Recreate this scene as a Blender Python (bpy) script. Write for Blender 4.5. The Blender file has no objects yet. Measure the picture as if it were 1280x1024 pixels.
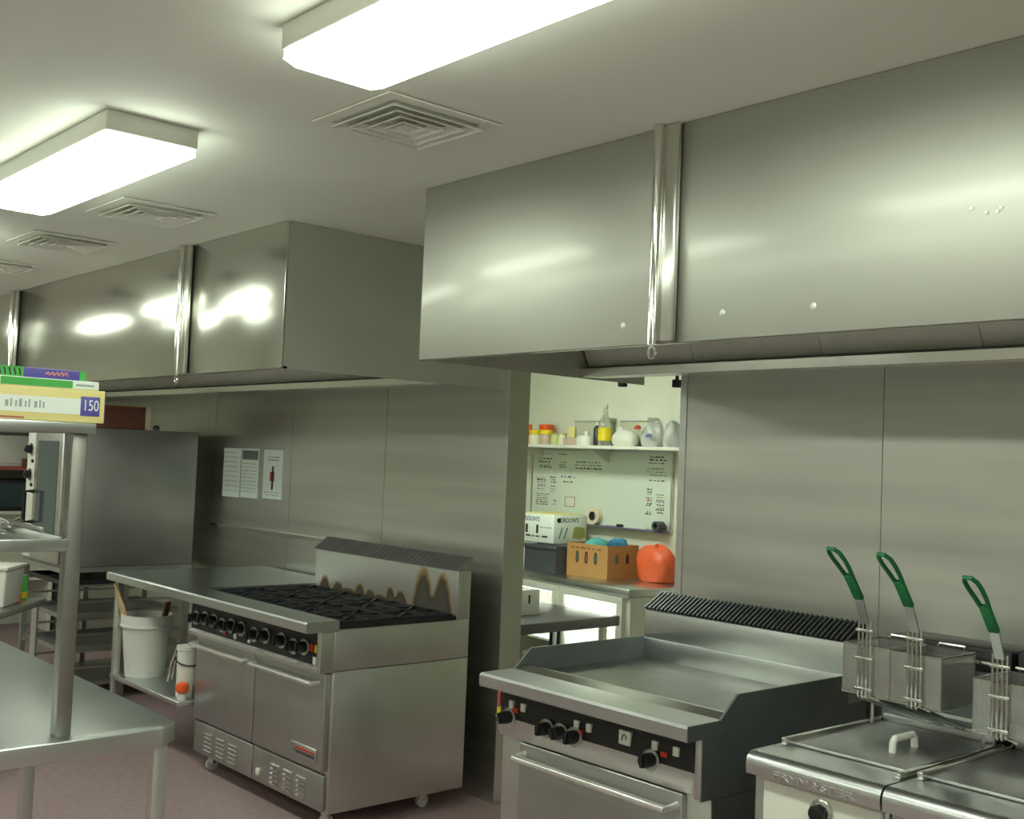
import bpy, bmesh, math, random
from mathutils import Vector, Matrix
random.seed(7)
PI = math.pi
S = bpy.context.scene
COL = S.collection

# ------------------------------------------------------------------ camera
CAM_H = 1.65
def cam_setup(f=1398.56, yaw=41.374, pitch=2.641, roll=2.330):
    y, p, r = (math.radians(a) for a in (yaw, pitch, roll))
    fw = Vector((-math.cos(y)*math.cos(p), math.sin(y)*math.cos(p), math.sin(p)))
    ri = fw.cross(Vector((0, 0, 1))).normalized(); up = ri.cross(fw)
    r2 = math.cos(r)*ri + math.sin(r)*up
    u2 = -math.sin(r)*ri + math.cos(r)*up
    cd = bpy.data.cameras.new('camera'); co = bpy.data.objects.new('camera', cd); COL.objects.link(co)
    m = Matrix((r2, u2, -fw)).transposed().to_4x4(); m.translation = Vector((0, 0, CAM_H))
    co.matrix_world = m
    cd.sensor_fit = 'HORIZONTAL'; cd.sensor_width = 36.0; cd.lens = 36.0*f/1280.0
    cd.clip_start = 0.02; cd.clip_end = 60
    S.camera = co
cam_setup()

# ------------------------------------------------------------------ world, exposure
w = bpy.data.worlds.new('world'); S.world = w; w.use_nodes = True
w.node_tree.nodes['Background'].inputs[0].default_value = (0.75, 0.8, 0.7, 1)
w.node_tree.nodes['Background'].inputs[1].default_value = 0.02
S.view_settings.view_transform = 'Standard'; S.view_settings.look = 'None'
S.view_settings.gamma = 1.0; S.view_settings.use_curve_mapping = False
S.view_settings.exposure = 0.46
S.cycles.diffuse_bounces = 6; S.cycles.glossy_bounces = 6; S.cycles.max_bounces = 14
LAMP = (0.91, 1.0, 0.84)          # colour of the fluorescent tubes
LAMP_STRENGTH = 13.0
BACK_LAMP_STRENGTH = 20.0

# ------------------------------------------------------------------ materials
MATS = {}
def lin(h):
    h = h.lstrip('#'); v = [int(h[i:i+2], 16)/255 for i in (0, 2, 4)]
    return tuple(c/12.92 if c <= .04045 else ((c+.055)/1.055)**2.4 for c in v) + (1,)
def mat(name, colour, rough=.5, metal=0.0, noise=0.0, nscale=8.0, bump=0.0, bscale=40.0, stretch=(1, 1, 1),
        wave=0.0, wscale=1.5, trans=0.0, alpha=1.0, emit=None, estr=0.0, rnoise=0.0, spec=.5, coord='Object', sheen=0):
    if name in MATS: return MATS[name]
    m = bpy.data.materials.new(name); m.use_nodes = True; nt = m.node_tree; N = nt.nodes; L = nt.links
    b = N['Principled BSDF']
    c = lin(colour) if isinstance(colour, str) else tuple(colour) + (1,)
    b.inputs['Base Color'].default_value = c
    b.inputs['Roughness'].default_value = rough; b.inputs['Metallic'].default_value = metal
    b.inputs['Specular IOR Level'].default_value = spec
    if trans: b.inputs['Transmission Weight'].default_value = trans; b.inputs['IOR'].default_value = 1.45
    b.inputs['Alpha'].default_value = alpha
    if emit is not None:
        b.inputs['Emission Color'].default_value = (lin(emit) if isinstance(emit, str) else tuple(emit)+(1,))
        b.inputs['Emission Strength'].default_value = estr
    if noise or bump or wave or rnoise:
        tc = N.new('ShaderNodeTexCoord'); mp = N.new('ShaderNodeMapping')
        mp.inputs['Scale'].default_value = stretch
        L.new(tc.outputs[coord], mp.inputs[0])
    if noise or rnoise:
        n1 = N.new('ShaderNodeTexNoise'); n1.inputs['Scale'].default_value = nscale; n1.inputs['Detail'].default_value = 5
        L.new(mp.outputs[0], n1.inputs[0])
        if noise:
            mx = N.new('ShaderNodeMixRGB'); mx.blend_type = 'MULTIPLY'; mx.inputs[0].default_value = 1
            mx.inputs[1].default_value = c
            rp = N.new('ShaderNodeMapRange'); rp.inputs[1].default_value = .3; rp.inputs[2].default_value = .7
            rp.inputs[3].default_value = 1-noise; rp.inputs[4].default_value = 1+noise
            L.new(n1.outputs[0], rp.inputs[0]); L.new(rp.outputs[0], mx.inputs[2]); L.new(mx.outputs[0], b.inputs['Base Color'])
        if rnoise:
            r2 = N.new('ShaderNodeMapRange'); r2.inputs[1].default_value = .3; r2.inputs[2].default_value = .7
            r2.inputs[3].default_value = max(.02, rough-rnoise); r2.inputs[4].default_value = rough+rnoise
            L.new(n1.outputs[0], r2.inputs[0]); L.new(r2.outputs[0], b.inputs['Roughness'])
    last = None
    if bump:
        n2 = N.new('ShaderNodeTexNoise'); n2.inputs['Scale'].default_value = bscale; n2.inputs['Detail'].default_value = 3
        L.new(mp.outputs[0], n2.inputs[0])
        bp = N.new('ShaderNodeBump'); bp.inputs['Strength'].default_value = bump; bp.inputs['Distance'].default_value = .01
        L.new(n2.outputs[0], bp.inputs['Height']); last = bp
    if wave:
        n3 = N.new('ShaderNodeTexNoise'); n3.inputs['Scale'].default_value = wscale; n3.inputs['Detail'].default_value = 1
        L.new(tc.outputs[coord], n3.inputs[0])
        bp2 = N.new('ShaderNodeBump'); bp2.inputs['Strength'].default_value = wave; bp2.inputs['Distance'].default_value = .05
        L.new(n3.outputs[0], bp2.inputs['Height'])
        if last: L.new(last.outputs[0], bp2.inputs['Normal'])
        last = bp2
    if last: L.new(last.outputs[0], b.inputs['Normal'])
    MATS[name] = m
    return m

ST = '#acada4'
M_hood = mat('hood steel', ST, .48, 1, noise=.03, nscale=1.5, wave=.10, wscale=1.3)
M_hood.node_tree.nodes['Principled BSDF'].inputs['Coat Weight'].default_value = .4
M_hood.node_tree.nodes['Principled BSDF'].inputs['Coat Roughness'].default_value = .16
M_hoodf = mat('hood steel smooth', '#cfd0c8', .19, 1, noise=.03, nscale=1.5, wave=.07, wscale=1.6)
M_hoodend = mat('hood end steel', '#c6c8c0', .5, .8, noise=.04, nscale=3)
M_panel = mat('wall sheet steel', '#c6c7bf', .38, 1, noise=.11, nscale=2.2, stretch=(.22, 1, 5), wave=.06, wscale=3, rnoise=.05)  # stretched colour noise paints the banded reflections of the wavy sheets
M_steel = mat('brushed steel', '#cfd0cd', .36, 1, noise=.05, nscale=5, wave=.02, rnoise=.04)
M_steeld = mat('worn steel', '#b4b5b3', .42, 1, noise=.05, nscale=6, rnoise=.03)
M_bench = mat('bench top steel', '#ccd0d0', .30, 1, noise=.03, nscale=3, rnoise=.015, wave=.02, wscale=4)
M_filter = mat('aluminium filter', '#d4d8d0', .5, .2, noise=.05, nscale=12)
M_chrome = mat('polished steel', '#dcdcd6', .08, 1)
M_chrome2 = mat('satin chrome', '#d2d2cc', .2, 1)
M_dark = mat('dark enamel', '#1b1c1e', .45)
M_black = mat('black plastic', '#111214', .4)
M_iron = mat('cast iron', '#26282a', .6, .3, noise=.3, nscale=20, bump=.3, bscale=60)
M_soot = mat('soot', '#2a2420', .8, noise=.4, nscale=12)
M_pit = mat('burner pan', '#1c1c1d', .55, .5, noise=.3, nscale=15)
M_griddle = mat('griddle plate', '#96978f', .38, 1, noise=.14, nscale=5)
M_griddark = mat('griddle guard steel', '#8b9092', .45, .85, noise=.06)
M_ceil = mat('ceiling paint', '#e0e2d8', .75, noise=.02, nscale=2)
M_wallw = mat('white painted wall', '#dde0d0', .7, noise=.03, nscale=3)
M_wallr = mat('cream painted wall', '#dfe0d6', .7, noise=.03, nscale=3)
M_floor = mat('red vinyl floor', '#9a8486', .5, noise=.12, nscale=30, bump=.05, bscale=120)
M_lens = mat('lit diffuser', '#ffffff', .4, emit=LAMP, estr=LAMP_STRENGTH)
M_lensb = mat('lit diffuser back room', '#ffffff', .4, emit=LAMP, estr=BACK_LAMP_STRENGTH)
M_white = mat('white enamel', '#d6d7cd', .45)
M_vent = mat('white vent', '#dcdcd2', .5)
M_ventdark = mat('vent cavity', '#cfd2ca', .8)
M_plw = mat('white plastic', '#d4d4cc', .4)
M_paper = mat('paper', '#eaf6f0', .7)
M_red = mat('red print', '#b8342c', .5)
M_redd = mat('red indicator', '#c03a2e', .3)
M_green = mat('green rubber grip', '#12703e', .5, noise=.1, nscale=20)
M_card = mat('brown cardboard', '#b88a54', .8, noise=.05, nscale=10)
M_brown = mat('dark brown cardboard', '#7a4f43', .8, noise=.06, nscale=8)
M_wood = mat('pale wood', '#c2a27c', .6, noise=.15, nscale=6, stretch=(8, 8, 1))
M_orange = mat('orange plastic bag', '#e8663c', .45, noise=.08, nscale=10, bump=.6, bscale=14)
M_orangep = mat('orange plastic', '#ee6428', .4)
M_teal = mat('blue green film', '#5aa9a8', .25, noise=.3, nscale=8, bump=.6, bscale=20)
M_blue = mat('blue film', '#3f86b4', .25, noise=.3, nscale=14, bump=.6, bscale=20)
M_yellow = mat('yellow print', '#e8dc94', .5)
M_cyan = mat('carton white print', '#ecf5ee', .5)
M_purple = mat('purple print', '#5a52a6', .5)
M_greenp = mat('green print', '#4ab04e', .5)
M_pink = mat('pink print', '#e09a98', .5)
M_ink = mat('black ink', '#2e2e32', .6)
M_inkb = mat('blue ink', '#5f6f9c', .6)
M_inkr = mat('red ink', '#b25a5a', .6)
M_inkg = mat('green ink', '#55745f', .6)
M_board = mat('whiteboard', '#d9e3d8', .3)
M_glass = mat('clear glass', '#f4fbf6', .03, trans=1.0)
M_clear = mat('clear plastic', '#eef2ec', .15, trans=.85)
M_darkglass = mat('oven glass', '#39474c', .12, spec=.6)
M_crate = mat('dark crate plastic', '#474a50', .5)
M_lab = mat('yellow label', '#e0c81e', .5)
M_liquor = mat('amber liquid', '#d8c060', .1, trans=.7)
M_handle = mat('bright handle', '#e2e3de', .25, .7)
M_ring = mat('knob ring', '#c9cbc4', .35, .3)
M_knob = mat('knob black', '#141416', .35)
M_tape = mat('masking tape', '#e6d8bc', .7)
M_bag = mat('thin clear bag', '#e6e8e6', .25, trans=.5, bump=.7, bscale=20)
M_fridgein = mat('fridge interior', '#e9ece4', .5)
M_fridgelamp = mat('fridge lamp', '#ffffff', .4, emit=(.95, 1, .88), estr=45.0)

# ------------------------------------------------------------------ mesh helpers
class MB:
    def __init__(s): s.v = []; s.f = []
    def add(s, vs, fs):
        n = len(s.v); s.v += [tuple(p) for p in vs]; s.f += [[i+n for i in q] for q in fs]; return s
    def box(s, x0, x1, y0, y1, z0, z1):
        v = [(x0, y0, z0), (x1, y0, z0), (x1, y1, z0), (x0, y1, z0), (x0, y0, z1), (x1, y0, z1), (x1, y1, z1), (x0, y1, z1)]
        return s.add(v, [(3, 2, 1, 0), (4, 5, 6, 7), (0, 1, 5, 4), (1, 2, 6, 5), (2, 3, 7, 6), (3, 0, 4, 7)])
    def cbox(s, c, d): return s.box(c[0]-d[0]/2, c[0]+d[0]/2, c[1]-d[1]/2, c[1]+d[1]/2, c[2]-d[2]/2, c[2]+d[2]/2)
    def prism(s, pts, axis, a, b):
        """polygon pts in the plane perpendicular to axis; for 'x' pts are (y,z), 'y' -> (x,z), 'z' -> (x,y)"""
        def P(p, t): return (t, p[0], p[1]) if axis == 'x' else (p[0], t, p[1]) if axis == 'y' else (p[0], p[1], t)
        n = len(pts); v = [P(p, a) for p in pts] + [P(p, b) for p in pts]
        f = [tuple(range(n))[::-1], tuple(range(n, 2*n))] + [(i, (i+1) % n, (i+1) % n + n, i+n) for i in range(n)]
        return s.add(v, f)
    def tube(s, pts, r, n=8, closed=False, cap=True):
        pts = [Vector(p) for p in pts]; m = len(pts); rings = []
        prev = None
        for i, p in enumerate(pts):
            if closed: t = pts[(i+1) % m] - pts[i-1]
            else: t = pts[min(i+1, m-1)] - pts[max(i-1, 0)]
            t.normalize()
            ref = prev if prev is not None else (Vector((0, 0, 1)) if abs(t.z) < .9 else Vector((1, 0, 0)))
            u = (ref - t*ref.dot(t))
            if u.length < 1e-5: u = t.orthogonal()
            u.normalize(); vv = t.cross(u); prev = u
            rr = r[i] if isinstance(r, (list, tuple)) else r
            rings.append([p + rr*(math.cos(2*PI*k/n)*u + math.sin(2*PI*k/n)*vv) for k in range(n)])
        v = [q for R in rings for q in R]; f = []
        for i in range(m if closed else m-1):
            j = (i+1) % m
            for k in range(n):
                f.append((i*n+k, i*n+(k+1) % n, j*n+(k+1) % n, j*n+k))
        if not closed and cap: f += [tuple(range(n))[::-1], tuple(range((m-1)*n, m*n))]
        return s.add(v, f)
    def lathe(s, prof, c=(0, 0, 0), axis='z', n=24, cap=True):
        v = []; f = []
        for r, h in prof:
            for k in range(n):
                a = 2*PI*k/n; p, q = r*math.cos(a), r*math.sin(a)
                v.append((c[0]+p, c[1]+q, c[2]+h) if axis == 'z' else (c[0]+p, c[1]+h, c[2]+q) if axis == 'y' else (c[0]+h, c[1]+p, c[2]+q))
        m = len(prof)
        for i in range(m-1):
            for k in range(n): f.append((i*n+k, i*n+(k+1) % n, (i+1)*n+(k+1) % n, (i+1)*n+k))
        if cap: f += [tuple(range(n))[::-1], tuple(range((m-1)*n, m*n))]
        return s.add(v, f)
    def bar(s, a, b, w, h=None, up=(0, 0, 1)):
        a, b = Vector(a), Vector(b); t = (b-a).normalized(); upv = Vector(up)
        u = t.cross(upv)
        if u.length < 1e-4: u = t.orthogonal()
        u.normalize(); v2 = u.cross(t); h = h or w
        v = []
        for p in (a, b):
            for i, j in ((-1, -1), (1, -1), (1, 1), (-1, 1)): v.append(p + u*i*w/2 + v2*j*h/2)
        return s.add(v, [(3, 2, 1, 0), (4, 5, 6, 7), (0, 1, 5, 4), (1, 2, 6, 5), (2, 3, 7, 6), (3, 0, 4, 7)])
    def blob(s, c, r, seed=0, amp=.15, n=14, m=9, flat=True):
        rnd = random.Random(seed); ph = [rnd.uniform(0, 6.28) for _ in range(6)]
        v = []; f = []
        for i in range(m+1):
            th = PI*i/m
            for k in range(n):
                a = 2*PI*k/n
                q = 1+amp*(math.sin(3*a+ph[0]+2*th)+.7*math.sin(5*a+ph[1]-3*th)+.5*math.sin(4*th+ph[2]))
                z = math.cos(th)*r[2]*q
                if flat: z = max(z, -r[2]*.55)
                v.append((c[0]+math.sin(th)*math.cos(a)*r[0]*q, c[1]+math.sin(th)*math.sin(a)*r[1]*q, c[2]+z))
        for i in range(m):
            for k in range(n): f.append((i*n+k, i*n+(k+1) % n, (i+1)*n+(k+1) % n, (i+1)*n+k))
        return s.add(v, f)
    def mesh(s, name, m, bevel=0, seg=2, smooth=False, org=(0, 0, 0)):
        me = bpy.data.meshes.new(name)
        me.from_pydata([(p[0]-org[0], p[1]-org[1], p[2]-org[2]) for p in s.v], [], s.f)
        bm = bmesh.new(); bm.from_mesh(me)
        bmesh.ops.recalc_face_normals(bm, faces=bm.faces)
        if bevel:
            es = [e for e in bm.edges if len(e.link_faces) == 2 and e.calc_face_angle(0) > .5]
            bmesh.ops.bevel(bm, geom=es, offset=bevel, segments=seg, affect='EDGES', profile=.5, clamp_overlap=True)
        if smooth or bevel:
            for fc in bm.faces: fc.smooth = True
            for e in bm.edges:
                if len(e.link_faces) == 2 and e.calc_face_angle(0) > (.6 if not bevel else .9): e.smooth = False
        bm.to_mesh(me); bm.free()
        me.materials.append(m)
        return me
    def build(s, name, m, parent=None, bevel=0, seg=2, smooth=False, org=None):
        if org is None: org = tuple(parent['org']) if parent is not None and 'org' in parent.keys() else (0, 0, 0)
        o = bpy.data.objects.new(name, s.mesh(name, m, bevel, seg, smooth, org)); COL.objects.link(o)
        if parent is not None: o.parent = parent
        return o
def B(*a): return MB().box(*a)
ROOTS = []
def thing(name, label, cat, loc, rotz=0, group=None, local=False):
    o = bpy.data.objects.new(name, None); COL.objects.link(o); o.empty_display_size = .1
    o.location = loc; o.rotation_euler = (0, 0, rotz); o['label'] = label; o['category'] = cat
    if group: o['group'] = group
    o['org'] = (0.0, 0.0, 0.0) if local else tuple(float(q) for q in loc)
    ROOTS.append(o)
    return o
def sub(o, name, mb, m, **k):
    return mb.build(name, m, o, org=k.pop('org', None) or tuple(ORG(o)), **k)
def ORG(o):
    while o is not None:
        if 'org' in o.keys(): return o['org']
        o = o.parent
    return (0, 0, 0)
def tag(o, label, cat, group=None):
    o['label'] = label; o['category'] = cat
    if group: o['group'] = group
    return o
def struct(name, mb, m, label, cat, **k):
    o = mb.build(name, m, None, **k); o['kind'] = 'structure'; o['label'] = label; o['category'] = cat
    return o
def copy_tree(o, parent=None):
    c = o.copy(); COL.objects.link(c); c.parent = parent
    for ch in list(o.children): copy_tree(ch, c)
    return c
def text(name, s, size, m, parent, origin, xdir, ydir, depth=.0015, fit=None):
    """flat lettering laid in the plane of xdir/ydir with its lower left corner at origin (in the parent's mesh coordinates)"""
    cu = bpy.data.curves.new(name, 'FONT'); cu.body = s; cu.size = size; cu.extrude = depth/2
    ob = bpy.data.objects.new(name, cu); COL.objects.link(ob)
    dg = bpy.context.evaluated_depsgraph_get(); dg.update()
    me = bpy.data.meshes.new_from_object(ob.evaluated_get(dg)); bpy.data.objects.remove(ob)
    X = Vector(xdir).normalized(); Y = Vector(ydir).normalized(); Z = X.cross(Y)
    xs = [v.co.x for v in me.vertices]
    k = (fit/(max(xs)-min(xs))) if fit else 1
    og = ORG(parent); o0 = Vector(origin) - Vector(og)
    for v in me.vertices: v.co = o0 + X*v.co.x*k + Y*v.co.y + Z*v.co.z
    me.materials.clear(); me.materials.append(m); me.name = name
    o = bpy.data.objects.new(name, me); COL.objects.link(o); o.parent = parent
    return o

# ================================================================== THE SETTING
YW = 3.60; ZC = 2.625; YB = 5.80
XL, XR, YF = -10.6, 2.6, -3.2
OX0, OX1 = -4.107, -3.021                    # opening in the rear wall
struct('floor', B(XL, XR, YF, YB+.1, -.06, 0), M_floor, 'reddish vinyl kitchen floor', 'floor')
struct('ceiling', B(XL, XR, YF, YB+.1, ZC, ZC+.06), M_ceil, 'plain off-white kitchen ceiling', 'ceiling')
wr = MB().box(XL, OX0, YW+.006, 3.726, 0, ZC).box(OX1, XR, YW+.006, 3.726, 0, ZC).box(OX0, OX1, YW+.006, 3.726, 2.16, ZC)
wall_rear = struct('wall_rear', wr, M_wallw, 'rear kitchen wall clad in steel sheets with an opening', 'wall')
def panel(x0, x1, z0=.0, z1=2.16): B(x0+.0015, x1-.0015, YW, YW+.006, z0, z1).build('panel', M_panel, wall_rear)
for a, b in ((-10.4, -9.3), (-9.3, -8.25), (-8.25, -7.195), (-7.195, -6.149), (-6.149, -5.138), (-5.138, OX0)): panel(a, b)
for a, b in ((OX1, -2.098), (-2.098, -1.17), (-1.17, -.2), (-.2, .8), (.8, 2.5)): panel(a, b)
# steel edge trims around the opening
B(OX0-.004, OX0+.004, YW-.004, 3.73, 0, 2.16).build('edge_trim', M_steel, wall_rear)
B(OX1-.004, OX1+.030, YW-.004, YW, 0, 2.16).build('edge_trim', M_steel, wall_rear)
struct('wall_left', B(XL-.1, XL, YF, YB, 0, ZC), M_wallw, 'far white end wall of the kitchen', 'wall')
struct('wall_right', B(XR, XR+.1, YF, YB, 0, ZC), M_wallr, 'end wall beside the fryers', 'wall')
struct('wall_front', B(XL, XR, YF-.1, YF, 0, ZC), M_wallr, 'wall opposite the cooking line', 'wall')
struct('wall_storeroom', B(-9, -1.2, YB, YB+.1, 0, ZC), M_wallw, 'white storeroom wall behind the opening', 'wall')
struct('wall_storeroom_side', B(-1.3, -1.2, 3.726, YB, 0, ZC), M_wallw, 'side wall of the storeroom', 'wall')
struct('wall_storeroom_end', B(-9.1, -9.0, 3.726, YB, 0, ZC), M_wallw, 'end wall of the storeroom', 'wall')

# ================================================================== CEILING LIGHTS
def light(xa, xb, ya, yb, label, lens=M_lens, zlens=2.53, group='surface-mounted fluorescent lights'):
    r = thing('ceiling_light', label, 'light', ((xa+xb)/2, (ya+yb)/2, zlens), group=group)
    B(xa-.005, xb+.005, ya-.005, yb+.005, zlens+.034, ZC-.0005).build('housing', M_white, r, bevel=.004)
    pf = [(ya, zlens+.034), (ya-.004, zlens+.012), (ya+.03, zlens), (yb-.03, zlens), (yb+.004, zlens+.012), (yb, zlens+.034)]
    MB().prism(pf, 'x', xa+.006, xb-.006).build('diffuser', lens, r)
    return r
light(-2.25, -1.0, 1.245, 1.51, 'glowing fluorescent ceiling light nearest the camera, cut off by the top edge')
light(-4.47, -3.206, 1.215, 1.49, 'glowing fluorescent ceiling light at upper left with its housing side visible')
light(-6.75, -5.48, 1.215, 1.49, 'fluorescent ceiling light further down the same row, beyond the left edge')
light(-8.95, -7.70, 1.215, 1.49, 'farthest fluorescent ceiling light of the first row, out of frame to the left')
light(.05, 1.3, 1.245, 1.51, 'fluorescent ceiling light above the camera position')
for x, lab in ((-7.9, 'farthest left'), (-5.3, 'second from the left'), (-3.8, 'third from the left'), (-1.9, 'second from the right'), (.6, 'farthest right')):
    light(x-.62, x+.62, -.74, -.46, 'fluorescent ceiling light ' + lab + ' in the row behind the camera side',
          group='second row of fluorescent lights')
light(-5.75, -4.5, 4.15, 4.42, 'fluorescent ceiling light in the storeroom behind the opening', M_lensb)

# ================================================================== CEILING VENTS
def vent(cx, cy, label, s=.19):
    r = thing('air_vent', label, 'vent', (cx, cy, ZC), group='square ceiling air vents')
    def ring(a, b, za, zb, t, name, m):
        # square frustum ring: outer half-size b at zb (bottom), inner half-size a at za (top)
        mb = MB(); q = []
        for h, z in ((a, za), (b, zb), (b, zb-t), (a, za-t)):
            q.append([(cx-h, cy-h, z), (cx+h, cy-h, z), (cx+h, cy+h, z), (cx-h, cy+h, z)])
        v = [p for R in q for p in R]; f = []
        for i in range(4):
            j = (i+1) % 4
            for k in range(4): f.append((i*4+k, i*4+(k+1) % 4, j*4+(k+1) % 4, j*4+k))
        mb.add(v, f).build(name, m, r)
    B(cx-s*.86, cx+s*.86, cy-s*.86, cy+s*.86, ZC-.002, ZC-.0005).build('cavity', M_ventdark, r)
    ring(s*.84, s*1.04, ZC-.003, ZC-.003, .005, 'frame', M_vent)
    for k in range(4):
        b = s*(.86-.2*k)
        ring(b-.030, b-.006, ZC-.003, ZC-.020, .003, 'louvre', M_vent)
    B(cx-.022, cx+.022, cy-.022, cy+.022, ZC-.02, ZC-.015).build('centre_plate', M_vent, r)
vent(-2.64, 1.87, 'square ceiling air vent right below the nearest light')
vent(-4.48, 1.90, 'square ceiling air vent beside the second fluorescent light')
vent(-5.50, 1.90, 'square ceiling air vent further left above the far hood')
vent(-6.56, 1.90, 'square ceiling air vent at the left edge, partly cut off')

# ================================================================== EXHAUST HOODS
def hood(name, label, xa, xb, yf, strips, front, xseams):
    r = thing(name, label, 'hood', ((xa+xb)/2, yf, 2.0)); zb = 2.0; zt = ZC-.001
    xs = [xa] + list(xseams) + [xb]
    for a, b in zip(xs[:-1], xs[1:]):
        B(a, b, yf, yf+.012, zb, zt).build('front_panel', front, r, bevel=.002)
    B(xa, xa+.012, yf+.012, YW-.001, zb, zt).build('end_panel', M_hoodend, r)
    B(xb-.012, xb, yf+.012, YW-.001, zb, zt).build('end_panel', M_hoodend, r)
    # folded bottom lip
    B(xa, xb, yf+.012, yf+.03, zb, zb+.010).build('front_lip', M_chrome2, r)
    # filter plenum, its filters and grease gutter
    B(xa+.013, xb-.013, 3.30, YW-.001, zb+.04, zt).build('plenum', M_steeld, r)
    n = max(2, int((xb-xa)/.5)); wd = (xb-xa-.04)/n
    for i in range(n):
        f0 = xa+.02+i*wd
        MB().prism([(3.29, zb+.05), (3.25, zb+.05), (2.95, zt-.04), (2.99, zt-.04)], 'x', f0+.001, f0+wd-.001).build('filter', M_filter, r)
    MB().prism([(3.20, zb+.035), (3.30, zb+.035), (3.30, zb+.003), (3.2045, zb+.003)], 'x', xa+.013, xb-.013).build('gutter', M_chrome2, r)
    for x in strips:
        c = B(x-.032, x+.036, yf-.022, yf, zb, zt).build('cover_strip', M_hoodf, r, bevel=.008, seg=3)
        sub(c, 'pipe', MB().tube([(x-.030, yf-.026, zt), (x-.030, yf-.026, zb-.005)], .016, 12), M_chrome, smooth=True)
        rg = [(x-.030+.013*math.cos(t), yf-.026, zb-.028+.018*math.sin(t)) for t in [2*PI*i/14 for i in range(14)]]
        sub(c, 'hook', MB().tube(rg, .004, 6, closed=True), M_chrome, smooth=True)
    return r
H1 = hood('exhaust_hood', 'large stainless exhaust hood over the griddle and fryers', -3.244, 1.2, 2.40, (-2.077, .4), M_hood, (-2.077, .4))
H2 = hood('exhaust_hood', 'stainless exhaust hood further back over the gas range', -9.2, -4.146, 2.355, (-5.06, -7.56), M_hoodf, (-7.56, -5.06))
for x, z in ((-2.246, 2.061), (-1.883, 2.072), (-1.60, 2.068)):
    MB().lathe([(.010, .0075), (.006, .006), (.002, .0055)], (x, 2.392, z), 'y', 12).build('dent', M_hoodend, H1, smooth=True)
for x, z in ((-1.194, 2.258), (-1.127, 2.250), (-1.135, 2.242), (-1.16, 2.243)):
    MB().lathe([(.003, -.002), (.004, 0)], (x, 2.399, z), 'y', 8).build('rivet', M_chrome, H1)
for x, z, lab in ((-3.407, 2.03, 'small dark hanging bracket at the middle of the opening'), (-3.093, 2.02, 'small dark hanging bracket at the right of the opening')):
    t = thing('bracket', lab, 'bracket', (x, 3.65, z), group='dark brackets at the top of the opening')
    B(x-.017, x+.017, 3.635, 3.665, z-.03, z+.004).build('clip', M_dark, t, bevel=.004)
    B(x-.006, x+.006, 3.645, 3.655, z, 2.16).build('rod', M_dark, t)

# ================================================================== COOKING RANGE
def knob(parent, x, y, z, r=.027, ang=0.0, depth=.042):
    k = MB().lathe([(r*1.22, 0), (r*1.22, .004), (r*1.12, .010), (r*.80, .010), (r*.80, .0)], (x, y-.010, z), 'y', 22, cap=False).build('knob', M_ring, parent, smooth=True)
    sub(k, 'grip', MB().lathe([(r*.80, -.002), (r*.84, -depth*.5), (r*.74, -depth)], (x, y, z), 'y', 20), M_knob, smooth=True)
    c, s_ = math.cos(ang), math.sin(ang)
    sub(k, 'pointer', MB().bar((x-c*r*.7, y-depth-.004, z-s_*r*.7), (x+c*r*.7, y-depth-.004, z+s_*r*.7), .010, .008, up=(0, 1, 0)), M_knob)
    return k

RX0, RX1, RYF, RYB = -5.44, -4.169, 2.70, 3.455
R = thing('cooking_range', 'stainless gas range with two oven doors and black open burners', 'range', ((RX0+RX1)/2, 3.05, 0))
B(RX0, RX1, RYF, RYB, .088, .701).build('lower_body', M_steel, R, bevel=.003)
B(RX0, RX1, RYF+.0, RYB, .704, .885).build('upper_body', M_steel, R, bevel=.003)
MB().prism([(2.553, .882), (2.553, .916), (2.561, .924), (2.72, .924), (2.72, .877), (2.558, .877)], 'x', RX0-.001, RX1).build('front_ledge', M_bench, R)
B(RX0+.02, RX1-.03, 2.64, 2.70, .715, .877).build('control_panel', M_dark, R)
B(RX1-.030, RX1, 2.63, 2.70, .70, .876).build('side_cheek', M_steel, R, bevel=.002)
B(RX0, RX0+.02, 2.63, 2.70, .70, .876).build('side_cheek', M_steel, R, bevel=.002)
MB().prism([(2.625, .716), (2.64, .728), (2.70, .728), (2.70, .700), (2.625, .700)], 'x', RX0+.01, RX1-.012).build('panel_sill', M_steel, R)
for i, x in enumerate((-5.365, -5.266, -5.168, -5.079, -4.983, -4.886, -4.759, -4.652, -4.505, -4.398, -4.309)):
    knob(R, x, 2.638, .792 + (.004 if i % 3 else -.006), .030, ang=(1.57, 1.2, 1.57, .8)[i % 4])
for x, z, m in ((-4.81, .755, M_white), (-4.215, .80, M_lab), (-4.225, .748, M_white), (-4.255, .80, M_redd), (-5.06, .757, M_redd), (-4.95, .753, M_white)):
    B(x-.011, x+.011, 2.634, 2.64, z-.016, z+.016).build('indicator', m, R)
for a, b in ((RX0+.018, -4.812), (-4.801, RX1-.018)):
    d = B(a, b, 2.672, 2.70, .268, .694).build('oven_door', M_steeld, R, bevel=.006, seg=3)
    sub(d, 'handle', MB().tube([(a+.01, 2.672, .652), (a+.012, 2.632, .646), (b-.05, 2.632, .646), (b-.048, 2.672, .652)], .0120, 10), M_handle, smooth=True)
    k = B(a, b, 2.682, 2.70, .098, .255).build('kick_panel', M_steeld, R, bevel=.004)
for c in range(3):
    for q in range(5):
        x = -4.627 + c*.115; z = .214 - q*.021
        MB().prism([(2.682, z), (2.674, z-.004), (2.674, z-.010), (2.682, z-.012)], 'x', x, x+.078).build('louvre', M_chrome2, R)
        x = -5.30 + c*.13
        MB().prism([(2.682, z), (2.675, z-.004), (2.675, z-.010), (2.682, z-.012)], 'x', x, x+.082).build('louvre', M_steeld, R)
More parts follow.
